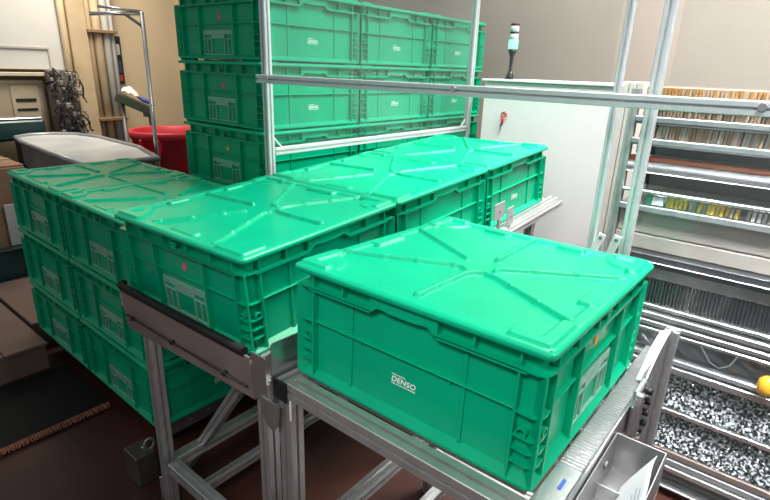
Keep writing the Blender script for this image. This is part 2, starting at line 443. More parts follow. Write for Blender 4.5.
def axes(sx, sy, yaw):
    ex = np.array([math.cos(yaw)*math.cos(sx), math.sin(yaw)*math.cos(sx), math.sin(sx)])
    ey = np.array([-math.sin(yaw)*math.cos(sy), math.cos(yaw)*math.cos(sy), math.sin(sy)])
    ey = ey-ex*(ex@ey); ey /= np.linalg.norm(ey); return np.array([ex, ey, np.cross(ex, ey)])
AF = axes(.0066, -.0319, 0.); F0 = np.array([0, 0, ZL])
AM = axes(.0142, .0569, .0106); M0 = np.array([-.7744, -.0452, ZL-.0301])
fF = lambda a, b, c: F0+np.array([a, b, c])@AF
fM = lambda a, b, c: M0+np.array([a, b, c])@AM

# front tote
t = tote(fF(L/2, W/2, -H), AF, 'large green lidded tote in front with white lettering facing the viewer', 'green lidded totes', None)
o = link('sticker', ME['orange'], t, (HX-RC+.0004, -.008, .178)); o['label'] = 'orange round sticker'
# three on the long conveyor
for k, (lb, st) in enumerate((('green lidded tote nearest on the long conveyor, pink sticker on its end', 'pink'),
                              ('green lidded tote in the middle of the three on the long conveyor', None),
                              ('green lidded tote farthest back on the long conveyor, beside the white cabinet', None))):
    tote(fM(W/2, L/2+k*.607, -H), AM, lb, 'green lidded totes', st, 1)
# low stack at the left: two columns, three tiers
TP = .2718
LX0, LY0, LZT = -2.162, .070, ZL-.116
fl = axes(0, 0, -.012)
cols = ('left', 'right'); tiers = ('top', 'middle', 'bottom')
for ci in range(2):
    for ti in range(3):
        c = np.array([LX0, LY0, LZT])+np.array([W/2+ci*.6400, L/2, 0])@fl
        tote((c[0], c[1], LZT-H-ti*.2820), fl, f'green lidded tote on the {tiers[ti]} tier, {cols[ci]} column of the low left stack', 'green lidded totes', None, 1)
# tall stack behind: three along, six tiers
BX, BY, BZ = -.974, .70, ZL+.697
bn = ('topmost visible', 'second from top', 'third from top', 'fourth from top', 'fifth from top', 'lowest'); bc = ('nearest', 'middle', 'farthest')
for ti in range(6):
    for ci in range(3):
        st = {0: 'pink', 1: 'pink', 2: 'orange'}.get(ti) if ci == 0 else None
        tote((BX-W/2, BY+L/2+ci*.6075, BZ-H-ti*.2820+.006), I3, f'green lidded tote, {bn[ti]} tier of the tall back stack, {bc[ci]} column', 'green lidded totes', st, 1)

# ------------------------------------------------------------------ dollies under the stacks
DOLLY = mat('dolly_paint', (.10, .097, .096), .5, noise=.3, nscale=9)
def dolly(x0, x1, y0, y1, ztop, label):
    d = thing('stack_dolly', label, 'dolly', loc=((x0+x1)/2, (y0+y1)/2, 0)); ox, oy = (x0+x1)/2, (y0+y1)/2
    hx, hy = (x1-x0)/2, (y1-y0)/2
    for s in (-1, 1):
        part('side_rail', MB().box((s*(hx-.02), 0, ztop-.035), (.03, 2*hy, .07), .003), DOLLY, d)
        part('cross_rail', MB().box((0, s*(hy-.02), ztop-.035), (2*hx-.072, .03, .07), .003), DOLLY, d)
    for k in range(5):
        part('bolt', MB().tube([(hx-.006, -hy+.1+k*(2*hy-.2)/4, ztop-.03), (hx+.002, -hy+.1+k*(2*hy-.2)/4, ztop-.03)], .006, 8), STEEL, d)
    part('deck', MB().box((0, 0, ztop-.037), (2*hx-.08, 2*hy-.08, .012)), DULL, d)
    for s in (-1, 1):
        for q in (-1, 1):
            cx, cy = s*(hx-.08), q*(hy-.08); r = (ztop-.07-.004)/2; r = min(r, .05)
            wl = part('caster', MB().box((cx, cy, ztop-.066), (.05, .05, .008)).box((cx-.018, cy, (ztop-.07+r)/2), (.004, .03, ztop-.07-r)).box((cx+.018, cy, (ztop-.07+r)/2), (.004, .03, ztop-.07-r)), DULL, d)
            part('wheel', MB().tube([(cx-.013, cy, r), (cx+.013, cy, r)], r, 16), RUBBER, wl)
    return d
zb = LZT-H-2*.2820
dolly(LX0+.03, LX0+1.255, LY0+.03, LY0+.575, zb, 'grey steel dolly on casters under the low left stack of totes')
dolly(BX-.62, BX-.01, BY+.01, BY+1.80, BZ-H-5*.2820+.006, 'grey steel dolly under the tall back stack of totes')

# ------------------------------------------------------------------ front conveyor table
ft = thing('front_conveyor', 'aluminium framed roller table carrying the front green tote', 'conveyor', loc=(.3, .45, 0))
def fpart(name, mb, m, lb=None, stuff=False):
    mb.v = [(x-.3, y-.45, z) for x, y, z in mb.v]
    return part(name, mb, m, ft, lb, stuff)
YB = .665
fpart('front_rail', MB().tslot(fF(.026, -.024, -H-.024), fF(.664, -.026, -H-.024), (0, 0, 1), .044), ALU)
fpart('side_rail', MB().tslot(fF(.004, -.044, -H-.026), fF(.004, YB, -H-.026)), ALU)
fpart('end_cap', MB().box(fF(.003, -.047, -H-.030), (.046, .006, .054), .002), BLACK, 'black plastic end cap')
fpart('bed', MB().box(fF(.31, .32, -H-.006), (.55, .62, .010), 0, AF), STEEL)
fpart('rear_rail', MB().tslot(fF(-.012, YB-.03, -H-.034), fF(.60, YB-.03, -H-.034)), ALU)
# stainless ledge along the right side
fpart('side_ledge', MB().box(fF(.622, .37, -H-.007), (.048, .80, .010), .002, AF), STEEL)
led = MB()
for k in range(58):
    led.box(fF(.6225, .13+k*.0105, -H-.0005), (.044, .0055, .004), .0012, AF)
fpart('ribbed_track', led, STEEL, 'fine steel ribs across the ledge', True)
fpart('side_plate', MB().box(fF(.6475, .37, -H-.050), (.004, .80, .090), .001, AF), STEEL)
fpart('tape_mark', MB().box(fF(.6275, .07, -H-.0012), (.006, .030, .0016), 0, AF), mat('blue_mark', (.03, .12, .5), .6))
fpart('edge_bead', MB().tube([fF(.6485, -.03, -H-.002), fF(.6485, .77, -H-.002)], .003, 8), STEEL)
# white strip of plastic bent over the far end
pw = MB()
for dz in (0, -.003):
    pw.grid(lambda u, v: fF(.632+.022*v+.006*u, .53+.17*u, -H+.010+.072*math.sin(u*1.6)+dz+.004*v), 14, 2)
fpart('plastic_strip', pw, WHITEPL, 'white plastic strip')
fpart('end_guard', MB().box(fF(.650, .600, -H+.006), (.004, .20, .070), .001, AF), STEEL)
fpart('side_guide', MB().box(fF(-.026, .285, -H-.002), (.004, .67, .165), .001, AF), STEEL)
fpart('foam_pad', MB().box(fF(-.030, .12, -H+.062), (.006, .20, .030), .001, AF), RUBBER, 'black foam pad')
# legs and braces
for nm, x, y, zt in (('leg', .010, -.030, ZL-H-.046), ('leg', .010, .63, ZL-H-.075), ('leg', .62, .10, ZL-H-.06)):
    fpart(nm, MB().tslot((x, y, 0), (x, y, zt), (1, 0, 0), .042), ALU)
fpart('leg', MB().tslot((.662, .712, 0), (.662, .712, ZL-.212), (1, 0, 0), .034), ALU)
fpart('leg', MB().tslot((.645, .50, 0), (.645, .50, ZL-H-.03), (1, 0, 0), .030), ALU)
fpart('brace', MB().tslot((.010, -.008, .285), (.010, .608, .285), (0, 0, 1), .042), ALU)
fpart('brace', MB().tslot((.035, .63, .20), (.60, .63, .20), (0, 0, 1), .042), ALU)
fpart('brace', MB().tslot((.12, .02, .16), (.12, .60, .16), (0, 0, 1), .036), ALU)
fpart('leg_plate', MB().box((.034, -.053, ZL-H-.075), (.006, .003, .055), .001), WHITEPL, 'white plastic tab')
# clamp with black socket bolts by the far leg
cl = fpart('clamp', MB().box((.660, .44, ZL-.305), (.014, .070, .12), .003).box((.668, .40, ZL-.300), (.020, .014, .11), .003), STEEL)
for zz in (-.265, -.292, -.322, -.350):
    for yy in (.428, .458):
        b = MB().tube([(.667, yy, ZL+zz), (.684, yy, ZL+zz)], .0075, 10).tube([(.666, yy, ZL+zz), (.673, yy, ZL+zz)], .011, 10); b.v = [(x-.3, y-.45, z) for x, y, z in b.v]
        part('bolt', b, BLACK, cl)

# stainless bin hung on the side, paper inside
bx0, bx1, by0, by1, bz1, bz0 = .653, .752, .020, .312, ZL-.302, ZL-.395
BINM = mat('bin_steel', (.38, .38, .385), .32, .7, noise=.15, nscale=8)
sb = thing('steel_bin', 'small open stainless steel bin hung on the side of the front table', 'bin', loc=(bx0, by0, bz0))
def bp(name, mb, m=BINM, lb=None):
    mb.v = [(x-bx0, y-by0, z-bz0) for x, y, z in mb.v]; return part(name, mb, m, sb, lb)
bp('floor_plate', MB().box(((bx0+bx1)/2, (by0+by1)/2, bz0), (bx1-bx0, by1-by0, .003)))
bp('back_plate', MB().box(((bx0+bx1)/2, by1, (bz0+bz1)/2), (bx1-bx0, .003, bz1-bz0), .001))
bp('front_plate', MB().box(((bx0+bx1)/2, by0, (bz0+bz1)/2-.015), (bx1-bx0, .003, bz1-bz0-.03), .001))
bp('inner_plate', MB().box((bx0+.002, (by0+by1)/2, (bz0+bz1)/2), (.003, by1-by0, bz1-bz0), .001))
bp('outer_plate', MB().box((bx1-.002, (by0+by1)/2, (bz0+bz1)/2), (.003, by1-by0, bz1-bz0), .001))
bp('divider', MB().box(((bx0+bx1)/2, by0+.185, bz0+.018), (bx1-bx0-.006, .002, .036)))
for yy in (.10, .24):
    bp('screw', MB().tube([(bx0+.003, yy, bz1-.035), (bx0+.010, yy, bz1-.035)], .009, 12), DULL)
pp = MB()
def paper_fn(u, v):
    x = bx1-.055+.050*v+.006*math.sin(u*5); y = by0-.02+.24*u+.02*v; z = bz0+.012+.125*v-.02*v*u+.004*math.sin(u*7+v*3)
    return (x, y, z)
pp.grid(paper_fn, 16, 8)
pa = solo('paper_sheet', pp, PAPER, 'curled white printed paper sheet leaning in the steel bin', 'paper')
sm_ = pa.modifiers.new('t', 'SOLIDIFY'); sm_.thickness = .0008
pl = MB()
for k in range(7):
    v = .2+.1*k
    for u0, u1 in ((.1, .42), (.47, .6 + .03*(k % 3))):
        a, b, c, d = (np.array(paper_fn(u, vv))+np.array([-.0012, 0, .0012]) for u, vv in ((u0, v), (u1, v), (u1, v+.025), (u0, v+.025)))
        pl.add([a, b, c, d], [(0, 1, 2, 3)])
part('print', pl, mat('grey_print', (.42, .45, .5), .8), pa, 'faint grey printed lines')

# ------------------------------------------------------------------ long conveyor with three totes
RAILGREY = mat('guide_grey', (.36, .37, .38), .4, .3)
mt = thing('long_conveyor', 'long aluminium conveyor with a brown end plate, carrying three green totes', 'conveyor', loc=(-.45, .8, 0))
def mpart(name, mb, m, lb=None, stuff=False):
    mb.v = [(x+.45, y-.8, z) for x, y, z in mb.v]; return part(name, mb, m, mt, lb, stuff)
CL = 1.93
mpart('side_rail', MB().tslot(fM(W+.012, -.02, -H-.024), fM(W+.012, CL, -H-.024), (0, 0, 1), .044), ALU)
mpart('side_rail', MB().tslot(fM(W+.048, 1.10, -H-.030), fM(W+.048, CL-.01, -H-.030), (0, 0, 1), .030), ALU)
mpart('side_rail', MB().tslot(fM(-.012, -.02, -H-.024), fM(-.012, CL, -H-.024), (0, 0, 1), .044), ALU)
for k in range(24):
    b = k*.08+.03
    mpart('roller', MB().tube([fM(.012, b, -H-.019), fM(W-.012, b, -H-.019)], .0185, 12), STEEL)
mpart('rear_rail', MB().tslot(fM(.012, CL-.03, -H-.055), fM(W-.012, CL-.03, -H-.055)), ALU)
# brown end plate with a rubber cap, rod and knobs
ep = MB(); epl = [(.026, -.235), (W+.038, -.237), (W+.044, -.356), (.036, -.372), (.031, -.30)]
ep.prism([(a, c) for a, c in epl], -.040, -.035, np.array([AM[0], AM[2], -AM[1]]) * np.array([[1], [1], [-1]]), M0)
mpart('end_plate', ep, BROWNSTEEL, 'brown steel end plate')
cap = MB(); N = 12
cap.tube([fM(.012, -.012, -.232), fM(.012, -.022, -.228), fM(.026, -.034, -.226), fM(.05, -.038, -.226), fM(W*.5, -.038, -.227), fM(W+.020, -.038, -.227)], [.010, .011, .012, .0125, .0125, .0125], 10)
mpart('rubber_cap', cap, RUBBER, 'black rubber edge strip')
mpart('end_plate_return', MB().box(fM(.022, -.022, -.300), (.004, .030, .13), .001, AM), BROWNSTEEL)
mpart('rod', MB().tube([fM(.045, -.046, -.318), fM(W*.5, -.046, -.322), fM(W+.025, -.046, -.322)], .0028, 8), BLACK)
for a in (.085, .315, .565):
    mpart('knob', MB().tube([fM(a, -.040, -.321), fM(a, -.052, -.321)], .0068, 10), BLACK)
# right side plates near the front tote
mpart('side_plate', MB().box(fM(W+.045, .19, -H-.022), (.004, .46, .100), .001, AM), STEEL)
mpart('corner_plate', MB().box((-.066, -.062, ZL-.300), (.050, .004, .125), .001), STEEL)
mpart('rubber_pad', MB().box(fM(W+.0485, .18, -H+.012), (.006, .16, .030), .001, AM), RUBBER)
hk = [(-.078, -.345), (-.078, -.392), (-.060, -.418), (-.036, -.424), (-.018, -.405), (-.012, -.345)]
mpart('hook_plate', MB().prism(hk[::-1], -.004, 0, np.array([[1., 0, 0], [0, 0, 1.], [0, 1., 0]]), (.022, -.064, ZL)), DULL)
for b, c_, l_, h_ in ((1.258, .088, .090, .072), (1.365, .040, .060, .080)):
    mpart('guide_plate', MB().box(fM(W+.036, b, -H+c_), (.004, l_, h_), .001, AM), RAILGREY)
    mpart('guide_bolt', MB().tube([fM(W+.036, b, -H+c_), fM(W+.042, b, -H+c_)], .005, 8), DULL)
    mpart('guide_stem', MB().box(fM(W+.034, b, -H+c_/2-.010), (.006, .020, c_+.02), .001, AM), DULL)
zl1 = ZL-.335
LEG = [(-.660, -.030, zl1), (-.080, -.030, ZL-.33), (-.640, .86, ZL-.29), (-.11, .86, ZL-.29), (-.640, 1.58, ZL-.26), (-.125, 1.58, ZL-.26)]
for x, y, zt in LEG: mpart('leg', MB().tslot((x, y, 0), (x, y, zt), (1, 0, 0), .038), ALU)
mpart('brace', MB().tslot((-.648, -.010, .185), (-.648, .838, .185), (0, 0, 1), .042), ALU)
mpart('brace', MB().tslot((-.640, .882, .185), (-.640, 1.56, .185), (0, 0, 1), .042), ALU)
mpart('brace', MB().tslot((-.618, -.030, .190), (-.116, -.030, .190), (0, 0, 1), .042), ALU)
mpart('brace', MB().tslot((-.560, .01, .085), (-.560, .84, .085), (0, 0, 1), .034), ALU)
mpart('brace', MB().tslot((-.618, .86, .185), (-.132, .86, .185), (0, 0, 1), .042), ALU)
dg0 = at(240, 388, 1, .10); dg1 = at(183, 472, 1, .10)
mpart('diagonal_brace', MB().tslot(dg0, dg1, (0, 1, 0), .034), ALU)
mpart('foot_bracket', MB().box((-.684, -.045, .07), (.008, .02, .10), .002), STEEL)

# ------------------------------------------------------------------ guard frame with clear panels
gf = thing('guard_frame', 'aluminium guard frame of posts and rails behind the conveyors', 'frame', loc=(-.84, .62, 0))
def gpart(name, mb, m, lb=None):
    mb.v = [(x+.84, y-.62, z) for x, y, z in mb.v]; return part(name, mb, m, gf, lb)
GX, GY, GT = -.862, .635, 2.45
gpart('post', MB().tslot((GX, GY, 0), (GX, GY, GT), (1, 0, 0), .030), ALU_LIT)
gpart('post', MB().tslot((GX, 2.17, 0), (GX, 2.17, GT), (1, 0, 0), .034), ALU_LIT)
gpart('post', MB().tslot((.414, .735, .30), (.414, .735, GT), (1, 0, 0), .018, .005, .005), ALU_LIT)
gpart('post', MB().tslot((.508, .715, 0), (.508, .715, GT), (1, 0, 0), .026, .006, .006), ALU_LIT)
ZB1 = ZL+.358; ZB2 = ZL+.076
gpart('rail', MB().tslot((GX+.002, GY-.040, ZB1), (1.6, GY-.040, ZB1), (0, 0, 1), .030, .006), ALU_LIT)
gpart('rail', MB().tslot((GX, GY+.018, ZB2), (GX, 2.15, ZB2), (0, 0, 1), .030), ALU_LIT)
gpart('post', MB().tslot((1.58, .715, 0), (1.58, .715, GT), (1, 0, 0), .040), ALU_LIT)
gpart('gusset', MB().box((GX, GY+.040, ZB2+.034), (.010, .056, .008), .001, np.array([[1, 0, 0], [0, .707, -.707], [0, .707, .707]])), ALU_LIT)
gpart('gusset', MB().box((GX, 2.125, ZB2+.034), (.010, .056, .008), .001, np.array([[1, 0, 0], [0, .707, .707], [0, -.707, .707]])), ALU_LIT)
for x in (-.79, .02, .74):
    gpart('rail_bolt', MB().tube([(x, GY-.056, ZB1+.004), (x, GY-.061, ZB1+.004)], .008, 10), STEEL)
def bracket(px0, py0, px1, py1, y):
    a = at(px0, py0, 1, y); b = at(px1, py1, 1, y); d = (b-a); ll = np.linalg.norm(d); d /= ll
    b2 = a+d*.12; c = (a+b2)/2; s = np.array([0, 1., 0]); n = np.cross(d, s)
    return MB().box(c, (.12, .004, .020), .001, np.array([d, s, n])), a+d*.012
for q in ((603, 234, 594, 249, .724), (618.5, 236, 611, 251, .699)):
    mb_, hp = bracket(*q); gpart('bracket', mb_, WHITEPL, 'white slanting bracket')
    gpart('bracket_bolt', MB().tube([hp-np.array([0, .006, 0]), hp+np.array([0, .002, 0])], .005, 8), DULL)
for nm, c, d, lb in (('clear_panel', (GX, (GY+2.17)/2, (ZB2+GT)/2), (.005, 1.50, GT-ZB2-.04), 'clear plastic panel in front of the tall back stack'),
                     ('clear_panel', (-.20, GY+.010, (ZB1+GT)/2+.02), (1.24, .005, GT-ZB1-.03), 'clear plastic panel above the rail, in front of the white cabinet'),
                     ('clear_panel', (1.045, .715, (ZB1+GT)/2+.02), (1.02, .005, GT-ZB1-.03), 'clear plastic panel above the rail at right, before the rack'),
                     ('clear_panel', (1.045, .715, (ZB1+.45)/2), (1.02, .005, ZB1-.45), 'clear plastic panel below the rail at right, before the rack')):
    gpart(nm, MB().box(c, d), CLEAR, lb)

# ------------------------------------------------------------------ white cabinet, tower light, red key
CY = 2.10
cb = thing('white_cabinet', 'tall white machine cabinet behind the far end of the long conveyor', 'cabinet', loc=(-.35, CY+.2, 0))
def cpart(name, mb, m, lb=None):
    mb.v = [(x+.35, y-CY-.2, z) for x, y, z in mb.v]; return part(name, mb, m, cb, lb)
cx0 = at(481, 120, 1, CY)[0]; cx1 = at(598, 200, 1, CY)[0]+.02; ctz = ZL+.362
cpart('body', MB().box(((cx0+cx1)/2, CY+.26, ctz/2), (cx1-cx0, .50, ctz-.01), .006), CAB)
cpart('door', MB().box(((cx0+cx1)/2, CY+.005, ctz/2), (cx1-cx0-.012, .02, ctz-.04), .004), CAB)
cpart('top_lip', MB().box(((cx0+cx1)/2, CY+.25, ctz+.004), (cx1-cx0+.012, .54, .012), .003), CAB)
cpart('lock', MB().tube([(-.572, CY-.005, ZL+.190), (-.572, CY-.014, ZL+.190)], .010, 12), STEEL)
for k in range(3):
    cpart('cover_strip', MB().box((cx1+.012+k*.036, CY+.06, ctz/2+.01), (.033, .10, ctz+.03), .004), CABSIDE)
tlx = -.584; tl = thing('tower_light', 'slim signal tower light with glowing green segment on the white cabinet', 'signal light', loc=(tlx, CY+.03, ctz+.010))
part('base', MB().lathe([(.026, 0), (.026, .012), (.016, .030), (.013, .042)], n=18), BLACK, tl)
part('pole', MB().lathe([(.0115, .040), (.0115, .105), (.013, .112), (.022, .130), (.024, .148)], n=16), BLACK, tl)
tl.scale = (.95, .95, 1.09)
GLOW = mat('green_glow', (.1, .6, .25), .4, emit=(.25, 1., .45), estr=1.5)
part('green_segment', MB().lathe([(.0255, .148), (.027, .150), (.027, .190), (.0255, .192)], n=20), GLOW, tl, 'lit green segment')
SEG = mat('clear_segment', (.70, .72, .76), .3)
part('white_segment', MB().lathe([(.0245, .192), (.0245, .220)], n=20), SEG, tl)
part('band', MB().lathe([(.0255, .220), (.0255, .229)], n=20), BLACK, tl)
part('white_segment', MB().lathe([(.0245, .229), (.0245, .257)], n=20), SEG, tl)
part('cap', MB().lathe([(.0255, .257), (.0255, .266), (.020, .269)], n=20), BLACK, tl)
kb = MB(); n = 16
kr = [np.array([-.572+.016*math.cos(2*math.pi*j/n), CY-.020, ZL+.182+.012*math.sin(2*math.pi*j/n)]) for j in range(n+1)]
kb.tube(kr, .004, 6); kb.tube([(-.574, CY-.020, ZL+.172), (-.582, CY-.020, ZL+.120)], .0065, 8)
ky = solo('red_key', kb, RED, 'red key on a ring hanging in the white cabinet lock', 'key')
part('key_blade', MB().box((-.587, CY-.020, ZL+.110), (.008, .003, .035)), STEEL, ky)

# ------------------------------------------------------------------ parts rack at the right
RY = 1.35; RX0, RX1 = .315, 1.55; rc = (RX0+RX1)/2; rw = RX1-RX0
rk = thing('parts_rack', 'long metal parts rack with card rows and trays behind the right panel', 'rack', loc=(RX0, RY, 0))
def rpart(name, mb, m, lb=None, stuff=False):
    mb.v = [(x-RX0, y-RY, z) for x, y, z in mb.v]; return part(name, mb, m, rk, lb, stuff)
RTAUPE = mat('rack_taupe', (.42, .36, .32), .6, noise=.12, nscale=5)
RDARK = mat('rack_dark', (.045, .045, .05), .35, .3, noise=.3, nscale=10)
RGREY = mat('rack_grey', (.40, .40, .41), .3, .6, noise=.2, nscale=8)
REDSTRIP = mat('red_strip', (.40, .05, .03), .5, noise=.3, nscale=9, stretch=(1, .2, .2), col2=(.35, .12, .04))
RAIL = mat('rail_grey', (.30, .31, .32), .35, .35, noise=.15, nscale=20)
def shelf(z0, z1, dep, m, name, yo=0.): rpart(name, MB().box((rc, RY+dep/2+yo, (z0+z1)/2), (rw, dep, z1-z0), .003), m)
rpart('back_panel', MB().box((rc, RY+.42, .74), (rw, .02, 1.48)), RTAUPE)
for x in (RX0-.016, RX1+.016): rpart('upright', MB().tslot((x, RY+.02, 0), (x, RY+.02, 1.47), (1, 0, 0), .030), ALU)
for x in (RX0-.016, RX1+.016): rpart('upright', MB().tslot((x, RY+.40, 0), (x, RY+.40, 1.47), (1, 0, 0), .030), ALU)
shelf(1.427, 1.432, .40, RGREY, 'shelf'); shelf(1.360, 1.380, .02, RAIL, 'shelf_rail', -.01)
shelf(1.352, 1.360, .40, RGREY, 'shelf')
shelf(1.283, 1.304, .02, RAIL, 'shelf_rail', -.012); shelf(1.278, 1.284, .40, RGREY, 'shelf')
shelf(1.236, 1.280, .02, RDARK, 'fascia', .09)
shelf(1.220, 1.238, .02, REDSTRIP, 'red_strip', .02)
rpart('rounded_cover', MB().prism([(-.03*math.cos(a)*1.0-.0, .02*math.sin(a)) for a in [math.pi*k/12-math.pi/2 for k in range(13)]][::-1], 0, rw, np.array([[0, 1, 0], [0, 0, 1], [1, 0, 0]]), (RX0, RY+.03, 1.199)), RGREY)
shelf(1.180, 1.184, .02, STEEL, 'shelf_rail', .0)
shelf(1.118, 1.176, .02, RDARK, 'fascia', .12)
shelf(1.108, 1.120, .03, STEEL, 'shelf_rail', -.012); shelf(1.060, 1.064, .30, RGREY, 'shelf')
shelf(1.040, 1.064, .02, RAIL, 'shelf_rail', -.012)
shelf(.952, 1.040, .02, RTAUPE, 'panel', .02); shelf(.892, .948, .02, RTAUPE, 'panel', .018)
shelf(.842, .890, .10, RDARK, 'beam', -.03); shelf(.862, .866, .012, STEEL, 'shelf_rail', -.04)
shelf(.795, .842, .05, RGREY, 'ledge', -.01)
# comb of dark fins
fin = MB()
for k in range(105):
    fin.box((RX0+.006+k*.0118, RY+.005, .747), (.0055, .03, .092))
rpart('comb_fins', fin, RDARK, 'row of dark narrow fins', True)
rpart('comb_backing', MB().box((rc, RY+.035, .747), (rw, .02, .095)), mat('comb_grey', (.22, .22, .23), .5))
for z0, z1, yo in ((.684, .700, -.03), (.655, .676, -.05), (.628, .648, -.06), (.606, .620, -.06)): shelf(z0, z1, .06, STEEL, 'shelf_rail', yo)
film = MB(); film.grid(lambda u, v: (RX0+u*rw, RY+.01+.012*math.sin(u*47+v*5)*math.sin(u*23)+.008*math.sin(v*9+u*61), .516+.088*v), 120, 10)
rpart('film_curtain', film, mat('grey_film', (.20, .21, .23), .12, .3, noise=.3, nscale=14, spec=.9), 'crinkled grey plastic film')
wire = MB()
for sx_ in (0, .34, .68): wire.tube([(RX0+.36+sx_, RY-.012, .600), (RX0+.41+sx_, RY-.014, .535), (RX0+.44+sx_, RY-.014, .522), (RX0+.47+sx_, RY-.014, .545), (RX0+.49+sx_, RY-.012, .600)], .003, 6)
rpart('cable', wire, WHITEPL)
shelf(.496, .516, .07, RGREY, 'ledge', -.05); shelf(.462, .490, .07, STEEL, 'shelf_rail', -.06)
# lumpy clear bags in two trays
rnd = random.Random(5)
def bags(z0, z1, y0, y1, nm):
    nu, nv = 300, 52
    hh = [[rnd.random() for _ in range(nu+1)] for _ in range(nv+1)]
    g = MB(); g.grid(lambda u, v: (RX0+u*rw, y0+(y1-y0)*v+(hh[int(round(v*nv))][int(round(u*nu))]-.5)*.011, z0+(z1-z0)*v+(hh[int(round((1-v)*nv))][int(round(u*nu))]-.5)*.011), nu, nv, False)
    rpart(nm, g, mat('bag_plastic', (.80, .82, .85), .10, .3, noise=.9, nscale=100, spec=1., col2=(.015, .016, .02)), 'crinkled clear bags of small parts', True)
mat('bag_plastic', (.80, .82, .85), .10, .3, noise=.9, nscale=100, spec=1., col2=(.015, .016, .02))
for n_ in MATS['bag_plastic'].node_tree.nodes:
    if n_.type == 'VALTORGB': n_.color_ramp.elements[0].position = .47; n_.color_ramp.elements[1].position = .60
bags(.335, .458, RY-.075, RY+.02, 'bagged_parts'); shelf(.312, .332, .08, STEEL, 'shelf_rail', -.09); bags(.190, .318, RY-.12, RY-.02, 'bagged_parts')
shelf(.160, .186, .10, mat('rack_brown', (.26, .20, .18), .35, .4), 'ledge', -.13); shelf(.132, .156, .10, RGREY, 'ledge', -.135)
shelf(.108, .130, .08, STEEL, 'shelf_rail', -.145); shelf(.045, .106, .08, RDARK, 'beam', -.13); shelf(.034, .046, .09, STEEL, 'shelf_rail', -.15)
shelf(.0, .036, .06, mat('brown_gloss', (.05, .022, .016), .12), 'kick_plate', -.12)
# rows of card dividers on the shelves
CARD = [mat('card_brown', (.30, .19, .12), .8, noise=.25, nscale=30), mat('card_tan', (.38, .26, .17), .8, noise=.2, nscale=30), mat('card_grey', (.38, .34, .30), .5, noise=.2, nscale=30)]
ORC = mat('card_orange', (.40, .21, .08), .7, noise=.3, nscale=40); YEL = mat('card_yellow', (.70, .52, .05), .7, noise=.15, nscale=30)
cm = {}
def card(name, m, d):
    k = (name, m.name, d)
    if k not in cm: cm[k] = MB().box((0, 0, d[2]/2), d, .0006).mesh(name, m)
    return cm[k]
def cards(name, z, ht, x0, x1, mats, label, group, cat, pitch=.0098, th=.0088, dep=.16, y=RY+.10):
    x = x0
    while x < x1:
        o = link(name, card(name, rnd.choice(mats), (th, dep, ht)), None, (x, y+rnd.uniform(-.006, .006), z+.0008), (0, rnd.uniform(.02, .10), 0))
        tag(o, label, cat, group); x += pitch*rnd.uniform(.9, 1.25)
cards('card_divider', 1.432, .046, RX0+.02, 1.02, [ORC, CARD[1]], 'orange brown card divider on the top shelf of the parts rack', 'top shelf card dividers', 'card')
cards('card_divider', 1.360, .064, RX0+.02, 1.02, [CARD[0], CARD[0], CARD[1]], 'brown card divider on the second shelf of the parts rack', 'second shelf card dividers', 'card')
cards('card_divider', 1.2845, .064, RX0+.02, 1.02, CARD, 'brown or grey card divider on the third shelf of the parts rack', 'third shelf card dividers', 'card')
cards('yellow_tag', 1.0645, .036, .475, .70, [YEL, YEL, CARD[2]], 'yellow card tag on the lower shelf of the parts rack', 'yellow tags', 'tag', .0135, .0105, .10, RY+.06)
cards('clear_tag', 1.0645, .034, .72, .98, [mat('clear_tag', (.5, .5, .48), .3, noise=.4, nscale=40), CARD[2]], 'pale clear tag on the lower shelf right of the yellow tags', 'clear tags', 'tag', .0135, .0105, .10, RY+.06)
gt = solo('green_tag', MB().box((.412, RY+.03, 1.0835), (.018, .06, .038), .001), mat('tag_green', (.02, .20, .10), .5), 'small green tag on the lower rack shelf', 'tag')
solo('white_card', MB().box((.442, RY+.03, 1.0835), (.038, .06, .030), .001), PAPER, 'small white card beside the green tag on the rack shelf', 'card')
solo('orange_cap', MB().lathe([(.0005, 0), (.024, .004), (.028, .02), (.026, .05), (.012, .064), (.0, .066)], (.900, RY-.085, .517), 18), mat('yellow_cap', (.75, .38, .02), .35), 'yellow orange cap on the rack ledge at the right edge', 'cap')

# ------------------------------------------------------------------ floor things
pf = thing('brown_platform', 'low brown steel platform on the floor at the far left', 'platform', loc=(-2.6, -.55, 0))
px1 = -1.93
for k, (y0, y1) in enumerate(((-1.6, -.155), (-.15, .035))):
    part('plate', MB().box((px1-.51+2.6, (y0+y1)/2+.55, .141), (1.02, y1-y0, .018), .003), mat('platform_brown', (.25, .165, .135), .45, .1, noise=.25, nscale=2.5), pf)
part('plate', MB().box((-2.575+2.6, .235+.55, .141), (.75, .36, .018), .003), MATS['platform_brown'], pf); part('skirt', MB().box((-2.575+2.6, .235+.55, .066), (.74, .35, .132), .003), MATS['platform_brown'], pf)
part('skirt', MB().box((px1-.51+2.6, -.7825+.55, .066), (1.00, 1.62, .132), .003), MATS['platform_brown'], pf)
solo('black_mat', MB().box((-1.66, -.42, .004), (.50, 1.02, .008), .002), RUBBER, 'black rubber mat on the floor before the low left stack', 'mat')
fr_ = thing('fringe_strip', 'frayed copper brown rope strip lying along the black mat edge', 'strip', loc=(-1.395, -.42, 0))
COP = mat('copper_fibre', (.33, .13, .075), .6, noise=.4, nscale=60)
part('cord', MB().tube([(0, -.52, .012), (0, 0, .012), (0, .50, .012)], .009, 8), COP, fr_)
tf = MB()
for k in range(100):
    yy = -.515+k*.0102; a = rnd.uniform(-.3, .3)
    tf.tube([(-.018, yy+a*.01, .010), (0, yy, .026), (.020, yy-a*.01, .008)], .0042, 5)
part('fringe', tf, COP, fr_, None, True)
bk = at(146, 484, 2, 0.); 
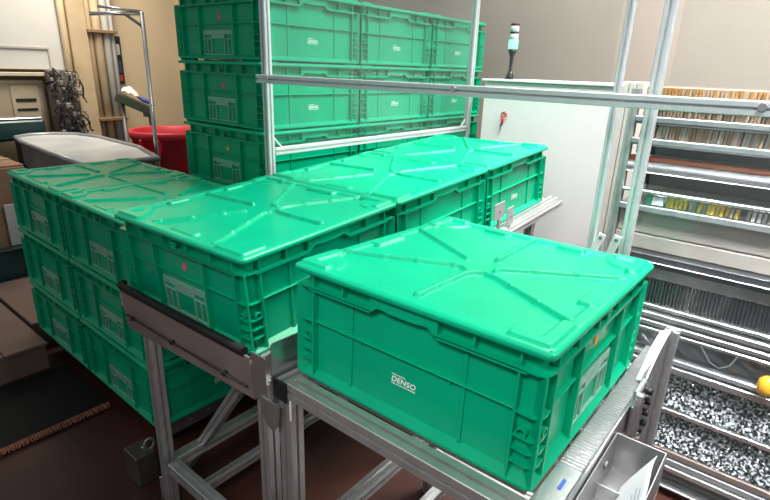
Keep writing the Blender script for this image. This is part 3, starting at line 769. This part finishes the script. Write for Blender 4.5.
blk = thing('steel_block', 'small bronze steel block with a ring standing by the conveyor leg', 'block', loc=(-.865, -.035, 0))
BRZ = mat('bronze_steel', (.13, .115, .08), .35, .6, noise=.2, nscale=12)
part('block', MB().box((0, 0, .065), (.10, .075, .13), .004), BRZ, blk)
part('pin', MB().tube([(.012, .01, .129), (.012, .01, .143)], .007, 10), STEEL, blk)
rg = MB(); rg.tube([(.030+.0*math.cos(a), .025+.018*math.cos(a), .152+.024*math.sin(a)) for a in [2*math.pi*j/16 for j in range(17)]], .005, 8); part('ring', rg, DULL, blk)
gb = at(450, 492, 2, .10)
gcs = thing('grey_case', 'light grey case on the floor under the front table', 'case', loc=(.36, .42, 0))
part('body', MB().box((0, 0, .07), (.26, .30, .14), .006), mat('case_grey', (.42, .42, .43), .6, noise=.1, nscale=40), gcs)
part('lid', MB().box((0, 0, .147), (.27, .31, .014), .004), MATS['case_grey'], gcs)

# ------------------------------------------------------------------ far left background
WX = -4.80
def W_(c, d, ch=.004): return MB().box(c, d, ch)
wb = thing('white_wall_panel', 'large white panel with a trim rail on the left wall', 'panel', loc=(WX, .7, 1.38))
PW = mat('panel_white', (.50, .49, .46), .6, noise=.04, nscale=2)
part('board', W_((.06, 0, .70), (.11, 1.38, 1.36)), PW, wb)
part('trim_rail', W_((.122, .10, .200), (.012, .90, .020), .002), mat('trim_grey', (.36, .34, .31), .5), wb)
part('trim_drop', W_((.122, .545, .09), (.010, .012, .20), .002), MATS['trim_grey'], wb)
part('bottom_ledge', W_((.10, 0, -.02), (.18, 1.42, .030), .003), mat('ledge_cream', (.48, .42, .33), .6), wb)
bc_ = thing('beige_cabinet', 'beige control cabinet below the white wall panel', 'cabinet', loc=(WX, .62, 0))
BEI = mat('beige_paint', (.36, .29, .20), .6, noise=.15, nscale=4)
part('body', W_((.06, 0, .66), (.10, 1.10, 1.30)), BEI, bc_)
for y0 in (-.36, .02, .38):
    dr_ = part('door', W_((.117, y0, 1.05), (.014, .30 if y0 < .3 else .22, .44)), mat('door_beige', (.40, .33, .235), .55, noise=.15, nscale=4), bc_)
    part('vent', W_((.127, y0, 1.14), (.006, .16, .028), .001), BLACK, dr_); part('vent', W_((.127, y0, 1.06), (.006, .16, .020), .001), BLACK, dr_)
tb = thing('teal_machine_beam', 'dark teal machine housing in front of the beige cabinet', 'machine', loc=(-4.47, .55, 0))
TEAL = mat('dark_teal', (.012, .045, .045), .35)
part('housing', W_((0, 0, .92), (.26, .92, .17), .02), TEAL, tb); part('top_strip', W_((.02, 0, 1.012), (.20, .88, .014)), STEEL, tb)
part('pedestal', W_((-.02, -.2, .42), (.20, .5, .83)), TEAL, tb); part('pedestal', W_((-.02, .35, .42), (.16, .16, .83)), TEAL, tb)
cn = thing('cable_tangle', 'dark tangle of cables and fittings beside the cream column', 'cables', loc=(-4.46, 1.26, 0))
cbm = MB()
for k in range(70):
    y = rnd.uniform(-.12, .12); z = rnd.uniform(.80, 1.42); x = rnd.uniform(-.1, .1); p = [(x, y, z)]
    for j in range(4): p.append((p[-1][0]+rnd.uniform(-.04, .04), min(.13, max(-.13, p[-1][1]+rnd.uniform(-.05, .05))), p[-1][2]-rnd.uniform(-.03, .07)))
    cbm.tube(p, rnd.uniform(.004, .011), 6)
part('cables', cbm, mat('cable_black', (.03, .028, .026), .5), cn, None, True)
part('stand', W_((-.10, 0, .70), (.06, .22, 1.40)), mat('stand_grey', (.12, .10, .085), .6), cn)
ft_ = MB()
for k in range(26): ft_.box((rnd.uniform(-.02, .09), rnd.uniform(-.11, .11), rnd.uniform(.82, 1.38)), (rnd.uniform(.015, .04),)*3, .003)
part('fittings', ft_, mat('fitting_grey', (.28, .26, .24), .4, .3), cn, None, True)
co = thing('cream_column', 'cream column with pipes against the left wall', 'column', loc=(WX+.10, 1.55, 0))
CRM = mat('cream_paint', (.56, .44, .28), .6, noise=.12, nscale=3, col2=(.38, .27, .16))
part('column', W_((0, -.05, 1.7), (.20, .16, 3.4), .01), CRM, co)
for y, r, mm in ((-.165, .030, CRM), (.055, .026, mat('pipe_tan', (.40, .29, .18), .55)), (.125, .040, CRM), (.205, .034, mat('pipe_grey', (.42, .40, .36), .5)), (.262, .020, MATS['pipe_grey'])):
    part('pipe', MB().tube([(.06, y, 0), (.06, y, 3.4)], r, 14), mm, co)
for z in (.95, 1.75, 2.4): part('pipe_clamp', W_((.085, .15, z), (.10, .27, .03)), mat('clamp_rust', (.22, .13, .07), .7), co)
ws = thing('wall_notice', 'narrow dark framed notice hung on the left wall', 'notice', loc=(WX+.008, 1.900, 1.50))
part('frame', W_((0, 0, 0), (.016, .105, .45), .002), BLACK, ws)
for z, h_, c in ((.10, .10, mat('notice_white', (.55, .52, .48), .6)), (-.06, .12, mat('notice_blue', (.05, .08, .12), .5)), (-.17, .06, mat('notice_red', (.45, .06, .05), .6))):
    part('print_patch', W_((.010, 0, z), (.004, .07, h_), .0), c, ws)
# stand with a horizontal arm
st = thing('arm_stand', 'thin grey steel stand with a horizontal top arm at the left', 'stand', loc=(-3.0, 1.275, 0))
part('pole', MB().tube([(0, 0, 0), (0, 0, ZL+.728)], .015, 12), STEEL, st)
part('arm', MB().tube([(0, 0, ZL+.715), (-.10, -.31, ZL+.690)], .013, 10), STEEL, st)
part('arm', MB().tube([(0, 0, ZL+.727), (-.06, -.27, ZL+.738)], .009, 10), STEEL, st)
part('gusset', MB().tube([(0, 0, ZL+.63), (-.04, -.10, ZL+.705)], .010, 8), DULL, st)
part('foot', W_((0, 0, .012), (.26, .26, .024), .004), DULL, st)
# red bin
rb = thing('red_trash_bin', 'round red plastic trash bin behind the low left stack', 'trash bin', loc=(-3.42, 1.61, 0))
part('body', MB().lathe([(.215, 0), (.225, .02), (.285, .90), (.30, .905), (.305, .955), (.295, .965), (.275, .955), (.265, .85), (.21, .04)], n=36), RED, rb)
for a in (-1.0, 2.14):
    fr2 = np.array([[math.cos(a), math.sin(a), 0], [-math.sin(a), math.cos(a), 0], [0, 0, 1]])
    part('handle', MB().box(np.array([.295, 0, .80])@fr2, (.055, .16, .035), .008, fr2).box(np.array([.290, -.075, .86])@fr2, (.045, .02, .10), .005, fr2).box(np.array([.290, .075, .86])@fr2, (.045, .02, .10), .005, fr2), RED, rb)
# dark green chute with a rag
c0 = at(116, 96, 0, -4.35); c1 = at(153, 112, 0, -4.20)
d_ = c1-c0; ln = np.linalg.norm(d_); d_ /= ln; s_ = np.cross(d_, [0, 0, 1.]); s_ /= np.linalg.norm(s_)
ch = thing('green_chute', 'dark green sloping chute on a leg beside the left wall', 'chute', loc=tuple(c0))
CG = mat('chute_green', (.035, .05, .035), .45)
part('tray', MB().box((c1-c0)/2, (ln, .16, .075), .004, np.array([d_, s_, np.cross(d_, s_)])), CG, ch)
part('leg', MB().tube([c1-c0-d_*.03, (c1[0]-c0[0], c1[1]-c0[1], -c0[2])], .02, 10), DULL, ch)
part('bracket', MB().box(c1-c0-d_*.06-np.array([0, 0, .045]), (.06, .05, .05), .003), DULL, ch)
part('leg', MB().tube([d_*.05, (d_[0]*.05, d_[1]*.05, -c0[2])], .02, 10), DULL, ch)
rgm = MB(); rc0 = c0+d_*ln*.42+np.array([0, 0, .060])
rgm.grid(lambda u, v: (rc0[0]+(u-.5)*.16*d_[0]+(v-.5)*.14*s_[0], rc0[1]+(u-.5)*.16*d_[1]+(v-.5)*.14*s_[1], rc0[2]+.02+.055*math.sin(u*3.1)*math.sin(v*3.1)+.012*math.sin(u*17+v*11)-(u-.5)*.06), 12, 10)
rgo = solo('white_rag', rgm, mat('rag_white', (.66, .62, .55), .9), 'crumpled white rag lying on the dark green chute', 'rag'); rgo.modifiers.new('t', 'SOLIDIFY').thickness = .006
bcn = c0+d_*ln*.83+np.array([0, 0, .078])
solo('blue_glove', MB().loft([[(bcn[0]+d_[0]*t_*.08+q[0]*s_[0]*.05*k_, bcn[1]+d_[1]*t_*.08+q[0]*s_[1]*.05*k_, bcn[2]-t_*.036+q[1]*.022*k_) for q in [(math.cos(2*math.pi*j/10), math.sin(2*math.pi*j/10)) for j in range(10)]] for t_, k_ in ((-1, .3), (-.6, .9), (0, 1), (.5, .8), (1, .3))]), mat('glove_blue', (.02, .06, .28), .7), 'small dark blue glove beside the white rag on the chute', 'glove')
# grey curved table
gt_ = thing('grey_table', 'grey steel table with a rounded end behind the low left stack', 'table', loc=(-3.3, .85, 0))
pts = [(.70, -.26), (.74, .20), (.2, .34), (-.5, .36), (-.78, .30), (-.92, .16), (-.95, 0), (-.85, -.14), (-.5, -.2)]
GTM = mat('table_grey', (.30, .30, .31), .4, .35, noise=.25, nscale=5)
part('top', MB().prism(pts, .868, .885), mat('table_top', (.55, .57, .58), .35, .2, noise=.2, nscale=4), gt_)
rim = MB(); rim.tube([(x, y, .888) for x, y in pts+pts[:1]], .018, 8); part('rim', rim, GTM, gt_)
part('apron', MB().prism([(x*.94, y*.9) for x, y in pts], .68, .866), GTM, gt_)
for x, y in ((.6, -.2), (.62, .18), (-.7, -.08), (-.6, .26)): part('leg', MB().box((x, y, .34), (.05, .05, .68), .003), GTM, gt_)
# boxes at the left edge
cbx = thing('cardboard_box', 'worn brown cardboard box at the far left edge', 'box', loc=(-3.36, .25, 0))
CBM = mat('cardboard', (.30, .17, .10), .85, noise=.2, nscale=6)
part('body', MB().box((0, 0, .42), (.56, .34, .84), .006), CBM, cbx); part('flap', MB().box((.14, 0, .846), (.26, .34, .008), .001), CBM, cbx); part('flap', MB().box((-.15, 0, .846), (.26, .34, .008), .001), CBM, cbx)
part('tape', MB().box((0, 0, .853), (.05, .34, .003), 0), mat('tape_tan', (.42, .30, .18), .4), cbx)
solo('white_board', MB().box((-3.045, .30, .48), (.02, .09, .27), .003), mat('board_grey', (.50, .50, .49), .6), 'small white board standing against the brown cardboard box', 'board').location = (0, 0, 0)
tbm = thing('teal_floor_beam', 'low dark teal steel beam on the floor beyond the brown platform', 'beam', loc=(-3.00, -.2, 0))
part('web', MB().box((0, 0, .17), (.03, 1.10, .33), .003), TEAL, tbm); part('flange', MB().box((0, 0, .337), (.07, 1.10, .012), .002), TEAL, tbm); part('flange', MB().box((0, 0, .006), (.07, 1.10, .012), .002), TEAL, tbm)
